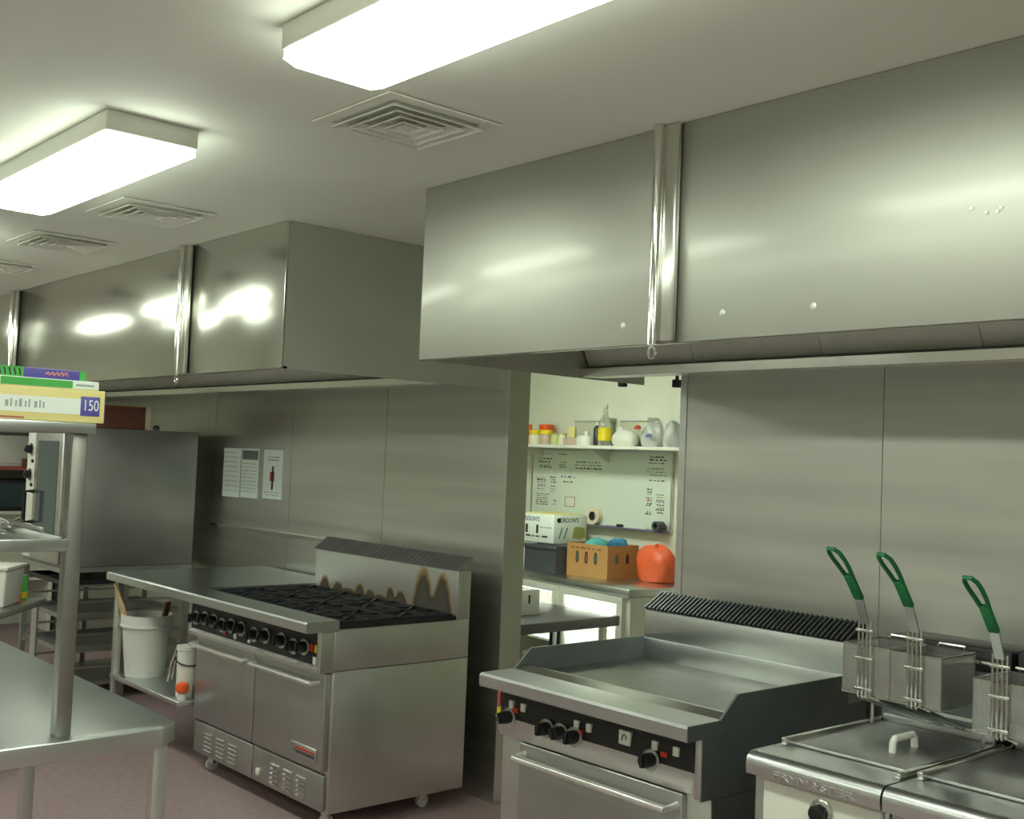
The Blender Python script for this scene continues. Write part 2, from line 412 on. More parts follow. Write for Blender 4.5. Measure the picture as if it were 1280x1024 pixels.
MB().lathe([(.018, 0), (.018, -.006), (.01, -.010)], (-4.745, 2.682, .145), 'y', 16).build('lock', M_white, R, smooth=True)
bd = B(-4.436, -4.225, 2.664, 2.672, .310, .360).build('badge', M_steel, R, bevel=.003)
sub(bd, 'badge_stripe', B(-4.39, -4.232, 2.662, 2.664, .336, .345), M_red)
sub(bd, 'badge_stripe', B(-4.39, -4.232, 2.662, 2.664, .316, .331), M_crate)
text('badge_emblem', 'G', .050, M_inkg, bd, (-4.433, 2.661, .317), (1, 0, 0), (0, 0, 1))
# cooktop: pan, ring burners and iron grates
B(RX0+.012, RX1-.01, 2.722, 3.370, .880, .893).build('burner_pan', M_pit, R)
B(RX1-.012, RX1, 2.722, 3.372, .885, .904).build('pan_edge', M_iron, R)
NCX = 4; gw = (RX1-RX0-.03)/NCX; gd = .318
def grate_mesh():
    mb = MB(); a, b = gw/2-.006, gd/2-.004; t = .013
    for sx in (-1, 1): mb.bar((sx*a, -b, .012), (sx*a, b, .012), t, .016)
    for sy in (-1, 1): mb.bar((-a, sy*b, .012), (a, sy*b, .012), t, .016)
    for k in range(8):
        an = k*PI/4; ca, sa = math.cos(an), math.sin(an); q = 1/max(abs(ca)/a, abs(sa)/b)
        mb.bar((ca*.045, sa*.045, .014), (ca*q, sa*q, .014), .012, .018)
    ringp = [(.045*math.cos(2*PI*i/16), .045*math.sin(2*PI*i/16), .014) for i in range(16)]
    mb.tube(ringp, .006, 6, closed=True)
    ringp = [(.105*math.cos(2*PI*i/20), .105*math.sin(2*PI*i/20), .011) for i in range(20)]
    mb.tube(ringp, .006, 6, closed=True)
    return mb.mesh('burner_grate', M_iron)
gm = grate_mesh()
bmesh_b = MB().lathe([(.05, 0), (.052, .014), (.038, .022), (.03, .020), (.01, .022)], n=18).mesh('burner', M_iron, smooth=True)
for i in range(NCX):
    for j in range(2):
        cx = RX0+.015+gw*(i+.5); cy = 2.727+gd*(j+.5)
        o = bpy.data.objects.new('burner_grate', gm); COL.objects.link(o); o.parent = R
        o.location = (cx-R['org'][0], cy-R['org'][1], .896)
        o.rotation_euler = (random.uniform(-.012, .012), random.uniform(-.012, .012), random.uniform(-.02, .02))
        q = bpy.data.objects.new('burner', bmesh_b); COL.objects.link(q); q.parent = o; q.location = (0, 0, -.018)
# rear riser with flue top
B(RX0, RX1, 3.372, RYB, .885, 1.117).build('riser', M_steel, R, bevel=.002)
fl = MB().prism([(3.362, 1.118), (RYB+.004, 1.118), (RYB+.004, 1.182), (3.448, 1.182)], 'x', RX0-.012, RX1+.004).build('flue_cap', M_steeld, R)
for i in range(30):
    x = RX0+.02+i*(RX1-RX0-.05)/29
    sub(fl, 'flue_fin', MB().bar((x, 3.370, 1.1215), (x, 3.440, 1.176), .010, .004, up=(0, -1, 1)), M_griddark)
def scorch_sheet():
    """thin front sheet of the riser; a vertex attribute carries the heat stains burnt onto it"""
    nx, nz = 150, 36; x0, x1, z0, z1 = RX0+.004, RX1-.004, .895, 1.114
    flames = [(-4.437, .235, .085), (-4.283, .225, .080), (-4.36, .10, .15), (-4.71, .10, .05), (-4.62, .09, .06), (-4.66, .05, .10), (-5.335, .095, .055), (-5.20, .07, .06), (-4.99, .085, .055), (-4.89, .06, .06), (-5.10, .045, .09), (-4.80, .045, .09)]
    v = []; c = []; rn = random.Random(5)
    for j in range(nz+1):
        for i in range(nx+1):
            x = x0+(x1-x0)*i/nx; z = z0+(z1-z0)*j/nz; h = z-z0; t = 0
            for fx, fh, fw in flames:
                wd = fw*(1-.62*min(1, h/fh)); d = abs(x-fx)/max(wd, .004)
                k = max(0, 1-d*d*.55)*max(0, 1-(h/fh)**3)
                t = max(t, k)
            v.append((x, 3.3712, z)); c.append(t)
    f = [(j*(nx+1)+i, j*(nx+1)+i+1, (j+1)*(nx+1)+i+1, (j+1)*(nx+1)+i) for j in range(nz) for i in range(nx)]
    mb = MB(); mb.add(v, f)
    m = bpy.data.materials.new('heat stained steel'); m.use_nodes = True; N = m.node_tree.nodes; L = m.node_tree.links
    bs = N['Principled BSDF']; at = N.new('ShaderNodeAttribute'); at.attribute_name = 'stain'
    nz_ = N.new('ShaderNodeTexNoise'); nz_.inputs['Scale'].default_value = 22
    tc = N.new('ShaderNodeTexCoord'); L.new(tc.outputs['Object'], nz_.inputs[0])
    mu = N.new('ShaderNodeMath'); mu.operation = 'MULTIPLY_ADD'; L.new(nz_.outputs[0], mu.inputs[0]); mu.inputs[1].default_value = .35
    L.new(at.outputs['Fac'], mu.inputs[2])
    sb = N.new('ShaderNodeMath'); sb.operation = 'SUBTRACT'; L.new(mu.outputs[0], sb.inputs[0]); sb.inputs[1].default_value = .175
    cr = N.new('ShaderNodeValToRGB'); L.new(sb.outputs[0], cr.inputs[0])
    e = cr.color_ramp.elements; e[0].position = .12; e[0].color = lin('#cfd0cd'); e[1].position = .95; e[1].color = lin('#57534c')
    q = e.new(.38); q.color = lin('#a58a62'); q = e.new(.62); q.color = lin('#4a3f36')
    L.new(cr.outputs[0], bs.inputs['Base Color'])
    r2 = N.new('ShaderNodeMapRange'); L.new(sb.outputs[0], r2.inputs[0]); r2.inputs[1].default_value = .1; r2.inputs[2].default_value = .6; r2.inputs[3].default_value = 1; r2.inputs[4].default_value = .3
    L.new(r2.outputs[0], bs.inputs['Metallic']); bs.inputs['Roughness'].default_value = .4
    o = mb.build('riser_sheet', m, R)
    a = o.data.attributes.new('stain', 'FLOAT', 'POINT')
    for i, t in enumerate(c): a.data[i].value = t
scorch_sheet()
for x in (RX0+.08, RX1-.10):
    for y in (2.76, 3.29):
        lg = MB().lathe([(.022, .088), (.022, .04), (.014, .035)], (x, y, 0), 'z', 14).build('leg', M_chrome2, R, smooth=True)
        sub(lg, 'caster', MB().lathe([(.018, -.012), (.03, -.010), (.03, .010), (.018, .012)], (x, y, .030), 'x', 16), M_plw, smooth=True)

# ================================================================== SIDE BENCH NEXT TO THE RANGE
BX0, BX1 = -6.36, RX0-.003
Bn = thing('work_bench', 'stainless side bench joined to the left of the range', 'bench', ((BX0+BX1)/2, 3.05, 0))
MB().prism([(2.556, .882), (2.556, .916), (2.563, .924), (3.56, .924), (3.56, .890), (2.62, .890), (2.61, .876), (2.562, .876)], 'x', BX0, BX1).build('bench_top', M_bench, Bn)
B(BX0+.01, BX1-.01, 2.60, 3.54, .318, .345).build('undershelf', M_bench, Bn, bevel=.004)
for x, y in ((BX0+.03, 2.625), (BX0+.03, 3.50), (BX1-.035, 3.50)):
        B(x-.019, x+.019, y-.019, y+.019, .0, .889).build('leg', M_steel, Bn, bevel=.003)
rl = tag(MB().prism([(3.57, 1.128), (3.57, 1.146), (3.60, 1.150), (3.60, 1.128)], 'x', -7.14, RX0-.03).build('wall_rail', M_chrome2),
         'thin bright stainless rail along the wall above the side bench', 'rail')
# white bucket with a wooden paddle
bx, by, bz = -6.205, 2.745, .3455
bu = thing('bucket', 'white plastic bucket on the shelf under the side bench', 'bucket', (bx, by, bz))
MB().lathe([(.108, 0), (.135, .28), (.142, .282), (.144, .345), (.136, .345), (.128, .29), (.104, .008), (.0, .008)], (bx, by, bz), n=32, cap=False).build('pail', M_plw, bu, smooth=True)
MB().lathe([(.0, .0005), (.108, .0005)], (bx, by, bz), n=32, cap=False).build('base', M_plw, bu)
MB().lathe([(.1385, .275), (.147, .278), (.147, .290), (.1385, .292)], (bx, by, bz), n=32, cap=False).build('rim_band', M_plw, bu, smooth=True)
pd = thing('wooden_paddle', 'wooden paddle leaning out of the white bucket', 'paddle', (bx, by, bz+.01))
pdm = MB().prism([(-.03, 0), (.03, 0), (.036, .30), (.030, .40), (.014, .47), (.012, .535), (-.012, .535), (-.014, .47), (-.032, .42), (-.036, .30)], 'y', -.007, .007)
T = Matrix.Translation((bx+.03, by-.03, bz+.012)) @ Matrix.Rotation(.25, 4, 'X') @ Matrix.Rotation(-.25, 4, 'Y')
pdm.v = [tuple(T @ Vector(p)) for p in pdm.v]
pdm.build('blade', M_wood, pd, bevel=.003)
p2 = tag(MB().bar((bx+.03, by+.03, bz+.02), (bx+.10, by+.075, bz+.42), .05, .010).build('cardboard_strip', M_brown), 'brown strip standing in the white bucket beside the paddle', 'strip')
# white tube with an orange ball and a dark block
tx, ty = -5.575, 2.70
tb = thing('plastic_canister', 'slim white canister with wire clips beside the range', 'canister', (tx, ty, .3455))
MB().lathe([(.052, .0), (.054, .24), (.058, .242), (.058, .262), (.0, .262)], (tx, ty, .3455), n=24, cap=False).build('body', M_plw, tb, smooth=True)
MB().tube([(tx-.058, ty-.02, .59), (tx-.085, ty-.03, .50), (tx-.10, ty-.035, .42)], .006, 8).build('clip', M_chrome2, tb, smooth=True)
MB().tube([(tx-.055, ty-.03, .60), (tx-.11, ty-.04, .50), (tx-.13, ty-.045, .40)], .006, 8).build('clip', M_chrome2, tb, smooth=True)
MB().tube([(tx+.06*math.cos(a), ty+.06*math.sin(a), .53-.02*math.cos(a)) for a in [2*PI*i/20 for i in range(20)]], .004, 6, closed=True).build('wire_band', M_dark, tb, smooth=True)
ob = thing('orange_cap', 'orange ball-shaped cap on a white nozzle by the range', 'cap', (-5.497, 2.642, .3455))
MB().lathe([(.022, 0), (.024, .03), (.018, .034)], (-5.497, 2.642, .3455), n=16).build('nozzle', M_plw, ob, smooth=True)
MB().lathe([(.012, .033), (.030, .040), (.036, .060), (.030, .082), (.012, .090)], (-5.497, 2.642, .3455), n=18).build('ball', M_orangep, ob, smooth=True)
bk = tag(B(-5.500, -5.452, 2.695, 2.76, .3455, .42).build('scouring_block', M_crate, bevel=.008), 'dark scouring block next to the orange cap', 'block')

# ================================================================== WALL NOTICES
def notice(x0, x1, z0, z1, label):
    n = thing('notice', label, 'notice', ((x0+x1)/2, YW, (z0+z1)/2), group='notices on the steel wall')
    B(x0, x1, YW-.003, YW-.0003, z0, z1).build('sheet', M_paper, n); return n
def scrib(parent, x0, x1, y, z, m, n, h=.006):
    rnd = random.Random(int(x0*991+z*777)); mb = MB(); x = x0
    while x < x1:
        l = rnd.uniform(.3, 1.0)*(x1-x0)/n
        mb.box(x, min(x+l, x1), y-.0012, y, z, z+h*rnd.uniform(.6, 1)); x += l + rnd.uniform(.2, .5)*(x1-x0)/n
    return mb.build('writing', m, parent)
n1 = notice(-7.04, -6.80, 1.333, 1.661, 'leftmost pale notice taped on the steel wall')
n2 = notice(-6.785, -6.555, 1.338, 1.663, 'middle wall notice with a grey heading block')
n3 = notice(-6.49, -6.245, 1.347, 1.660, 'right wall notice with a red extinguisher picture')
M_faint = mat('faint print', '#9fb0ac', .7)
for q in range(9):
    scrib(n1, -7.02, -6.83, YW-.003, 1.63-q*.032, M_faint, 6); scrib(n2, -6.77, -6.58, YW-.003, 1.56-q*.023, M_faint, 6)
B(-6.775, -6.565, YW-.0045, YW-.003, 1.59, 1.65).build('heading', M_griddark, n2)
B(-6.40, -6.345, YW-.0045, YW-.003, 1.46, 1.52).build('extinguisher_picture', M_red, n3, bevel=.008)
B(-6.375, -6.355, YW-.006, YW-.0045, 1.405, 1.555).build('hose_picture', M_ink, n3)
for q in range(2): scrib(n3, -6.44, -6.29, YW-.003, 1.61-q*.018, M_ink, 5)
for q in range(2): scrib(n3, -6.46, -6.28, YW-.003, 1.385-q*.016, M_faint, 5)

# ================================================================== COMBI OVEN ON A STAND
CX0, CX1, CYF, CYB = -7.93, -7.20, 2.60, 3.48
O = thing('combi_oven', 'tall stainless oven with a blank side at the end of the line', 'oven', ((CX0+CX1)/2, 3.0, .86))
B(CX0, CX1, CYF, CYB, .86, 1.757).build('cabinet', M_steeld, O, bevel=.004)
B(CX0+.01, CX0+.20, CYF-.012, CYF, .88, 1.74).build('control_panel', M_white, O, bevel=.003)
od = B(CX0+.21, CX1-.01, CYF-.03, CYF, .88, 1.74).build('oven_door', M_steel, O, bevel=.006)
sub(od, 'door_glass', B(CX0+.28, CX1-.08, CYF-.034, CYF-.03, 1.02, 1.66), M_darkglass)
sub(od, 'handle', MB().tube([(CX0+.235, CYF-.03, 1.32), (CX0+.235, CYF-.09, 1.32), (CX0+.235, CYF-.09, 1.12), (CX0+.235, CYF-.03, 1.12)], .014, 10), M_black, smooth=True)
for z in (1.60, 1.43): knob(O, CX0+.10, CYF-.012, z, .034, .4)
for z in (1.52, 1.36): MB().lathe([(.012, 0), (.010, -.012)], (CX0+.13, CYF-.012, z), 'y', 12).build('button', M_black, O)
St = thing('oven_stand', 'steel stand with tray runners under the tall oven', 'stand', ((CX0+CX1)/2, 3.0, 0))
for x in (CX0+.02, CX1-.02):
    for y in (CYF+.02, 3.03, CYB-.02):
        B(x-.017, x+.017, y-.017, y+.017, 0, .845).build('post', M_steeld, St)
B(CX0, CX1, CYF, CYB, .825, .858).build('top_frame', M_steeld, St)
B(CX0, CX1, CYF, CYB, .10, .125).build('bottom_shelf', M_steeld, St)
for k in range(6):
    z = .21+k*.105
    for x in (CX0+.05, CX1-.05):
        MB().bar((x, CYF+.02, z), (x, CYB-.02, z), .03, .012).build('runner', M_steel, St)
for k, lab in ((1, 'bare oven tray low on the runners of the oven stand'), (3, 'bare oven tray at mid height in the oven stand'), (5, 'dark oven tray on the top runners of the oven stand')):
    z = .217+k*.105
    tr = thing('oven_tray', lab, 'tray', ((CX0+CX1)/2, 3.0, z), group='trays in the oven stand')
    B(CX0+.04, CX1-.04, CYF+.03, CYB-.06, z, z+.004).build('base', M_dark if k == 5 else M_steeld, tr)
    for x in (CX0+.04, CX1-.044): B(x, x+.004, CYF+.03, CYB-.06, z+.004, z+.03).build('rim', M_dark if k == 5 else M_steeld, tr)
    for y in (CYF+.03, CYB-.064): B(CX0+.044, CX1-.044, y, y+.004, z+.004, z+.03).build('rim', M_dark if k == 5 else M_steeld, tr)
bb = thing('cardboard_box', 'flat brown box with a cream edge lying on the tall oven', 'box', (-7.3, 2.9, 1.758))
B(-7.55, -7.21, 2.70, 3.10, 1.758, 1.905).build('carton', M_brown, bb, bevel=.003)
B(-7.552, -7.208, 3.10, 3.135, 1.758, 1.910).build('flap', M_tape, bb)
B(-7.552, -7.208, 2.698, 3.10, 1.905, 1.910).build('lid', M_card, bb)
# small valve seen next to the box
tag(MB().lathe([(.02, 0), (.024, .02), (.012, .035)], (-7.26, 3.20, 1.758), n=14).build('valve_knob', M_griddark, smooth=True), 'small grey knob on top of the tall oven behind the brown box', 'knob')

# ================================================================== GRIDDLE WITH OVEN BELOW
GX0, GX1 = -2.951, -2.040
G = thing('griddle', 'stainless flat-top griddle over an oven, with a slotted rear flue', 'griddle', ((GX0+GX1)/2, 3.0, 0))
B(GX0, GX1, 2.62, 3.43, .10, .700).build('lower_body', M_steel, G, bevel=.003)
B(GX0, GX1, 2.62, 3.43, .703, .895).build('upper_body', M_steel, G, bevel=.003)
B(GX1, GX1+.004, 2.62, 3.43, .10, .699).build('side_panel', M_griddark, G)  # darker steel puts this side's shade and dark reflections into the colour
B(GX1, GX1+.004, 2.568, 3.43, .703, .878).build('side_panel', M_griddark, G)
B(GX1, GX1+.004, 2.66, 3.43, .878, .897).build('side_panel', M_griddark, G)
MB().prism([(2.500, .884), (2.500, .916), (2.508, .924), (2.655, .924), (2.655, .878), (2.505, .878)], 'x', GX0, GX1).build('front_ledge', M_bench, G)
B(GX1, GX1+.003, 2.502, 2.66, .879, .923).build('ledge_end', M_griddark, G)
MB().prism([(2.655, .924), (2.690, .938), (2.705, .938), (2.715, .905), (2.715, .88), (2.655, .88)], 'x', GX0+.004, GX1-.004).build('grease_trough', M_chrome2, G)
B(GX0+.008, GX1-.008, 2.712, 3.327, .880, .907).build('griddle_plate', M_griddle, G)
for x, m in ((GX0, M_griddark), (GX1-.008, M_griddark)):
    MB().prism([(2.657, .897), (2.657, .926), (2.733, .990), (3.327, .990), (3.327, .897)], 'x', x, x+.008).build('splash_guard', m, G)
MB().prism([(2.575, .776), (2.590, .877), (2.62, .877), (2.62, .776)], 'x', GX0+.03, GX1-.012).build('control_panel', M_black, G)
MB().prism([(2.575, .776), (2.62, .776), (2.62, .705), (2.600, .705)], 'x', GX0+.005, GX1).build('lower_panel', M_steel, G)
B(GX1-.024, GX1, 2.57, 2.62, .706, .878).build('side_cheek', M_steel, G, bevel=.002)
B(GX0, GX0+.03, 2.60, 2.62, .706, .878).build('side_cheek', M_steel, G, bevel=.002)
for i, x in enumerate((-2.872, -2.682, -2.616, -2.552, -2.230)):
    knob(G, x, 2.575, .780, .026, ang=(1.9, 1.2, 2.0, 1.4, 1.57)[i])
for x, z, m in ((-2.867, .822, M_white), (-2.807, .822, M_white), (-2.552, .818, M_white), (-2.497, .818, M_white), (-2.222, .822, M_white), (-2.140, .822, M_white),
                (-2.845, .806, M_redd), (-2.535, .797, M_redd), (-2.185, .804, M_redd)):
    MB().cbox((x, 2.580, z), (.020 if m is M_white else .024, .012, .026 if m is M_white else .014)).build('pictogram' if m is M_white else 'pilot_light', m, G)
pg = MB().cbox((-2.342, 2.580, .820), (.046, .012, .042)).build('pictogram', M_white, G)
MB().tube([(-2.352, 2.573, .812), (-2.349, 2.573, .826), (-2.342, 2.573, .831), (-2.335, 2.573, .826), (-2.333, 2.573, .816)], .0018, 5).build('flame_symbol', M_ink, G)
B(-2.957, -2.937, 2.592, 2.60, .745, .795).build('yellow_label', M_lab, G)
B(-2.957, -2.943, 2.592, 2.60, .80, .86).build('red_label', M_inkr, G)
gd_ = B(-2.842, -2.130, 2.598, 2.62, .16, .699).build('oven_door', M_steeld, G, bevel=.006, seg=3)
sub(gd_, 'handle', MB().tube([(-2.815, 2.60, .664), (-2.813, 2.548, .658), (-2.150, 2.548, .656), (-2.148, 2.60, .662)], .0125, 12), M_handle, smooth=True)
B(GX0, GX1, 3.327, 3.43, .897, .985).build('riser_base', M_bench, G, bevel=.002)
B(GX0+.003, GX1-.003, 3.333, 3.43, .985, 1.094).build('riser', M_bench, G, bevel=.002)
fg = MB().prism([(3.322, 1.095), (3.432, 1.095), (3.432, 1.153), (3.425, 1.153)], 'x', GX0+.001, GX1-.001).build('flue_top', M_dark, G)
for i in range(46):
    x = GX0+.012+i*(GX1-GX0-.024)/45
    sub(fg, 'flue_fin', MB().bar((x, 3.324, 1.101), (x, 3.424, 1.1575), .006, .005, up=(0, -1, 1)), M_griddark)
for x in (GX0+.07, GX1-.07):
    for y in (2.70, 3.36): MB().lathe([(.024, .10), (.022, .03), (.03, .0)], (x, y, 0), n=12).build('leg', M_chrome2, G, smooth=True)

# ================================================================== FRYERS
def fryer(x0, x1, label, handle=True, words=None):
    F = thing('deep_fryer', label, 'fryer', ((x0+x1)/2, 2.9, 0), group='deep fryers side by side')
    rr = .030; pf = [(2.56, .845), (2.502, .845), (2.500, .868)]
    for k in range(7):
        a = PI - k*PI/12; pf.append((2.500+rr+rr*math.cos(a), .872+rr*math.sin(a)))
    pf += [(2.60, .902), (3.22, .902), (3.22, .845)]
    MB().prism(pf, 'x', x0, x1).build('top_deck', M_bench, F, smooth=True)
    B(x0, x1, 2.545, 3.22, .10, .844).build('cabinet', M_steel, F, bevel=.003)
    d = B(x0+.035, x1-.012, 2.530, 2.546, .15, .838).build('door', M_white, F, bevel=.006)
    dl = MB().lathe([(.034, 0), (.034, -.006), (.026, -.010)], ((x0+x1)/2+.02, 2.530, .790), 'y', 24).build('dial', M_chrome2, F, smooth=True)
    sub(dl, 'dial_grip', MB().lathe([(.024, -.006), (.022, -.030), (.012, -.034)], ((x0+x1)/2+.02, 2.530, .790), 'y', 20), M_knob, smooth=True)
    # lid with raised edges
    l = B(x0+.025, x1-.018, 2.665, 3.14, .903, .912).build('lid', M_steeld, F, bevel=.003)
    sub(l, 'lid_edge', B(x0+.012, x0+.028, 2.64, 3.16, .903, .922), M_chrome2, bevel=.002)
    sub(l, 'lid_edge', B(x1-.020, x1-.004, 2.60, 3.16, .903, .916), M_chrome2, bevel=.002)
    sub(l, 'lid_edge', B(x0+.028, x1-.02, 3.14, 3.18, .903, .935), M_steeld, bevel=.004)
    if handle:
        hx = (x0+x1)/2+.06
        sub(l, 'lid_handle', MB().tube([(hx, 2.795, .912), (hx, 2.797, .938), (hx, 2.806, .948), (hx, 2.90, .948), (hx, 2.909, .938), (hx, 2.911, .912)], .0095, 10), M_plw, smooth=True)
    B(x0+.006, x1-.006, 3.20, 3.36, .90, 1.165).build('flue', M_black if words is None else M_dark, F, bevel=.004)
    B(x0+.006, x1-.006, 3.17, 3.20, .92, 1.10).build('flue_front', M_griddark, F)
    MB().tube([(x0+.02, 3.16, 1.130), (x1-.02, 3.16, 1.130)], .006, 8).build('basket_hanger', M_chrome2, F, smooth=True)
    for x in (x0+.03, x1-.03): MB().tube([(x, 3.16, 1.130), (x, 3.22, 1.125)], .005, 8).build('hanger_arm', M_chrome2, F, smooth=True)
    if words: text('maker_lettering', words, .026, M_steel, F, (x0+.085, 2.4995, .851), (1, 0, 0), (0, 0, 1), depth=.003, fit=.235)
    for x in (x0+.05, x1-.05):
        for y in (2.62, 3.15): MB().lathe([(.022, .10), (.020, .03), (.028, .0)], (x, y, 0), n=12).build('leg', M_chrome2, F, smooth=True)
fryer(-1.835, -1.441, 'deep fryer beside the griddle, its lid has a white handle', True, 'FRYMASTER')
fryer(-1.435, -1.040, 'deep fryer at the right edge with a plain flat lid', False)

# ================================================================== FRYER BASKETS
def make_basket():
    r = thing('fryer_basket', '', 'basket', (0, 0, 0), group='fryer baskets hanging over the fryers', local=True)
    hw, L, hz = .0735, .195, .14
    fr = MB()
    for z in (0, hz): fr.tube([(-hw, 0, z), (hw, 0, z), (hw, L, z), (-hw, L, z)], .0036, 6, closed=True)
    for x in (-hw, hw):
        for y in (0, L): fr.tube([(x, y, 0), (x, y, hz)], .0025, 6)
    fr.build('frame', M_chrome2, r, smooth=True)
    me = MB(); t = .0022
    nx = 24; nz = 24; ny = 34
    for i in range(1, nx):
        x = -hw+2*hw*i/nx
        for y in (0, L): me.box(x-t/2, x+t/2, y-t/2, y+t/2, 0, hz)
        me.box(x-t/2, x+t/2, 0, L, -t/2, t/2)
    for k in range(1, nz):
        z = hz*k/nz
        for y in (0, L): me.box(-hw, hw, y-t/2, y+t/2, z-t/2, z+t/2)
        for x in (-hw, hw): me.box(x-t/2, x+t/2, 0, L, z-t/2, z+t/2)
    for j in range(1, ny):
        y = L*j/ny
        for x in (-hw, hw): me.box(x-t/2, x+t/2, y-t/2, y+t/2, 0, hz)
        me.box(-hw, hw, y-t/2, y+t/2, -t/2, t/2)
    o = me.build('wire_mesh', M_steel, r); o['kind'] = 'stuff'
    for k in range(4):
        x = -.0195+.013*k
        MB().tube([(x+(.028 if k == 3 else 0), -.004, -.008), (x, -.009, .0), (x, -.010, .07), (x, -.010, .215)], .0032, 6).build('support_wire', M_chrome2, r, smooth=True)
    for z in (.018, .105, .185):
        MB().cbox((0, -.012, z), (.056, .008, .009)).build('cross_band', M_chrome2, r, bevel=.002)
    MB().bar((0, -.010, .205), (0, -.052, .292), .026, .006, up=(0, -1, -.4)).build('handle_strap', M_steeld, r)
    h = MB().bar((0, -.045, .278), (0, -.105, .350), .030, .014, up=(0, -1, -.8)).build('grip', M_green, r, bevel=.004)
    loop = [(.011, -.100, .344), (.015, -.125, .368), (.018, -.155, .393), (.017, -.180, .413), (.009, -.197, .424), (-.009, -.197, .424), (-.017, -.180, .413), (-.018, -.155, .393), (-.015, -.125, .368), (-.011, -.100, .344)]
    hl = MB().tube(loop, .0062, 8).build('grip_loop', M_green, h, smooth=True)
    hook = MB().tube([(-.04, L, hz), (-.04, L+.012, hz+.012), (.04, L+.012, hz+.012), (.04, L, hz)], .004, 6).build('rear_hook', M_chrome2, r, smooth=True)
    return r
b0 = make_basket()
spots = [(-1.752, 2.945, 1.018, 'leftmost fryer basket with a green handle, next to the griddle'),
         (-1.598, 2.945, 1.016, 'middle fryer basket with a green handle over the first fryer'),
         (-1.362, 2.955, .978, 'rightmost and lowest fryer basket with a green handle')]
for i, (x, y, z, lab) in enumerate(spots):
    o = b0 if i == 0 else copy_tree(b0)
    o.location = (x, y, z); o['label'] = lab
rk = thing('bar_rack', 'steel bars lying aslant under the hanging fryer baskets', 'rack', (-1.62, 2.98, .985))  # slanted steel bars for dark lines of unknown kind
for k, (a, b) in enumerate((((-1.816, 3.03, .99), (-1.52, 2.885, .99)), ((-1.79, 3.06, .99), (-1.50, 2.905, .99)), ((-1.744, 3.06, .99), (-1.464, 2.900, .99)), ((-1.70, 3.06, .99), (-1.44, 2.91, .99)), ((-1.64, 3.05, .99), (-1.40, 2.895, .99)))):
    MB().bar(a, b, .012, .006).build('slant_bar', M_griddark if k % 2 else M_steel, rk)
MB().bar((-1.83, 3.065, .982), (-1.44, 3.065, .982), .012, .010).build('rear_bar', M_steel, rk)
for x, y in ((-1.80, 3.065), (-1.46, 3.065)): MB().bar((x, y, .914), (x, y, .980), .008, .008).build('foot', M_steel, rk)

# ================================================================== PREP TABLE WITH OVERSHELF
TX0, TX1, TY0, TY1 = -5.1, -2.86, .50, 1.39
Tb = thing('prep_table', 'stainless prep table with clipped corner and overshelves in the foreground', 'table', (-3.9, .95, 0))
ch = .062
MB().prism([(TX0, TY0), (TX1, TY0), (TX1, TY1-ch), (TX1-ch, TY1), (TX0, TY1)], 'z', .848, .900).build('table_top', M_bench, Tb, bevel=.004, seg=3)
for x, y in ((-2.925, 1.345), (-2.925, .57), (-3.80, 1.30), (-3.80, .57), (-5.04, 1.33), (-5.04, .57)):
    B(x-.019, x+.019, y-.019, y+.019, 0, .849).build('leg', M_steel, Tb, bevel=.003)
for x in (-2.935, -4.95):
    for y in (1.082, .60):
        B(x-.020, x+.020, y-.020, y+.020, .899, 1.676).build('post', mat('dull post steel', '#94948f', .45, 1), Tb, bevel=.003)
B(-5.0, -2.895, .56, 1.115, 1.676, 1.704).build('upper_shelf', M_bench, Tb, bevel=.003)
B(-5.0, -2.905, .56, 1.066, 1.372, 1.406).build('middle_shelf', M_bench, Tb, bevel=.003)
# cling film cartons on the upper shelf
c1 = thing('film_carton', 'yellow and white carton printed 150 in a blue square on the overshelf', 'carton', (-2.95, .85, 1.7045))
B(-3.0, -2.906, .55, 1.137, 1.7045, 1.789).build('carton', M_yellow, c1, bevel=.002)
B(-2.906, -2.9052, .55, 1.080, 1.7245, 1.765).build('print_band', M_cyan, c1)
B(-2.9061, -2.9046, 1.074, 1.124, 1.722, 1.772).build('number_block', M_purple, c1, bevel=.003)
text('number', '150', .040, M_cyan, c1, (-2.9042, 1.079, 1.736), (0, 1, 0), (0, 0, 1), depth=.0008, fit=.036)
for k, yy in enumerate((.888, .900, .912, .921, .935, .944, .958, .970, .979)): B(-2.9052, -2.9046, yy, yy+(.004 if k % 3 else .007), 1.736, 1.752+(.004 if k % 2 else 0)).build('pale_print', M_faint, c1)
B(-2.9061, -2.9052, .875, .935, 1.708, 1.712).build('red_line', M_inkr, c1)
B(-3.0, -2.906, 1.1372, 1.1382, 1.706, 1.788).build('end_print', M_purple, c1)
c2 = thing('foil_carton', 'slim carton with green front lying on the yellow carton', 'carton', (-2.95, .85, 1.7895))
B(-3.0, -2.912, .55, 1.122, 1.7895, 1.812).build('carton', M_cyan, c2, bevel=.002)
B(-2.9122, -2.9108, .876, 1.053, 1.7915, 1.810).build('green_band', M_greenp, c2)
B(-2.9120, -2.9112, 1.062, 1.108, 1.798, 1.803).build('pale_print', M_faint, c2)
c3 = thing('bag_carton', 'purple carton with green ends and pink lettering at the top of the pile', 'carton', (-2.97, .85, 1.8125))
B(-3.0, -2.93, .55, 1.092, 1.8125, 1.838).build('carton', M_purple, c3, bevel=.002)
B(-3.0005, -2.9293, 1.076, 1.0925, 1.8125, 1.8383).build('green_end', M_greenp, c3)
B(-2.9302, -2.9290, .86, .935, 1.8125, 1.838).build('green_print', M_greenp, c3)
for k in range(5): MB().bar((-2.9288, .880+k*.012, 1.816), (-2.9288, .876+k*.012, 1.834), .0035, .0008, up=(1, 0, 0)).build('letter_stroke', M_ink, c3)
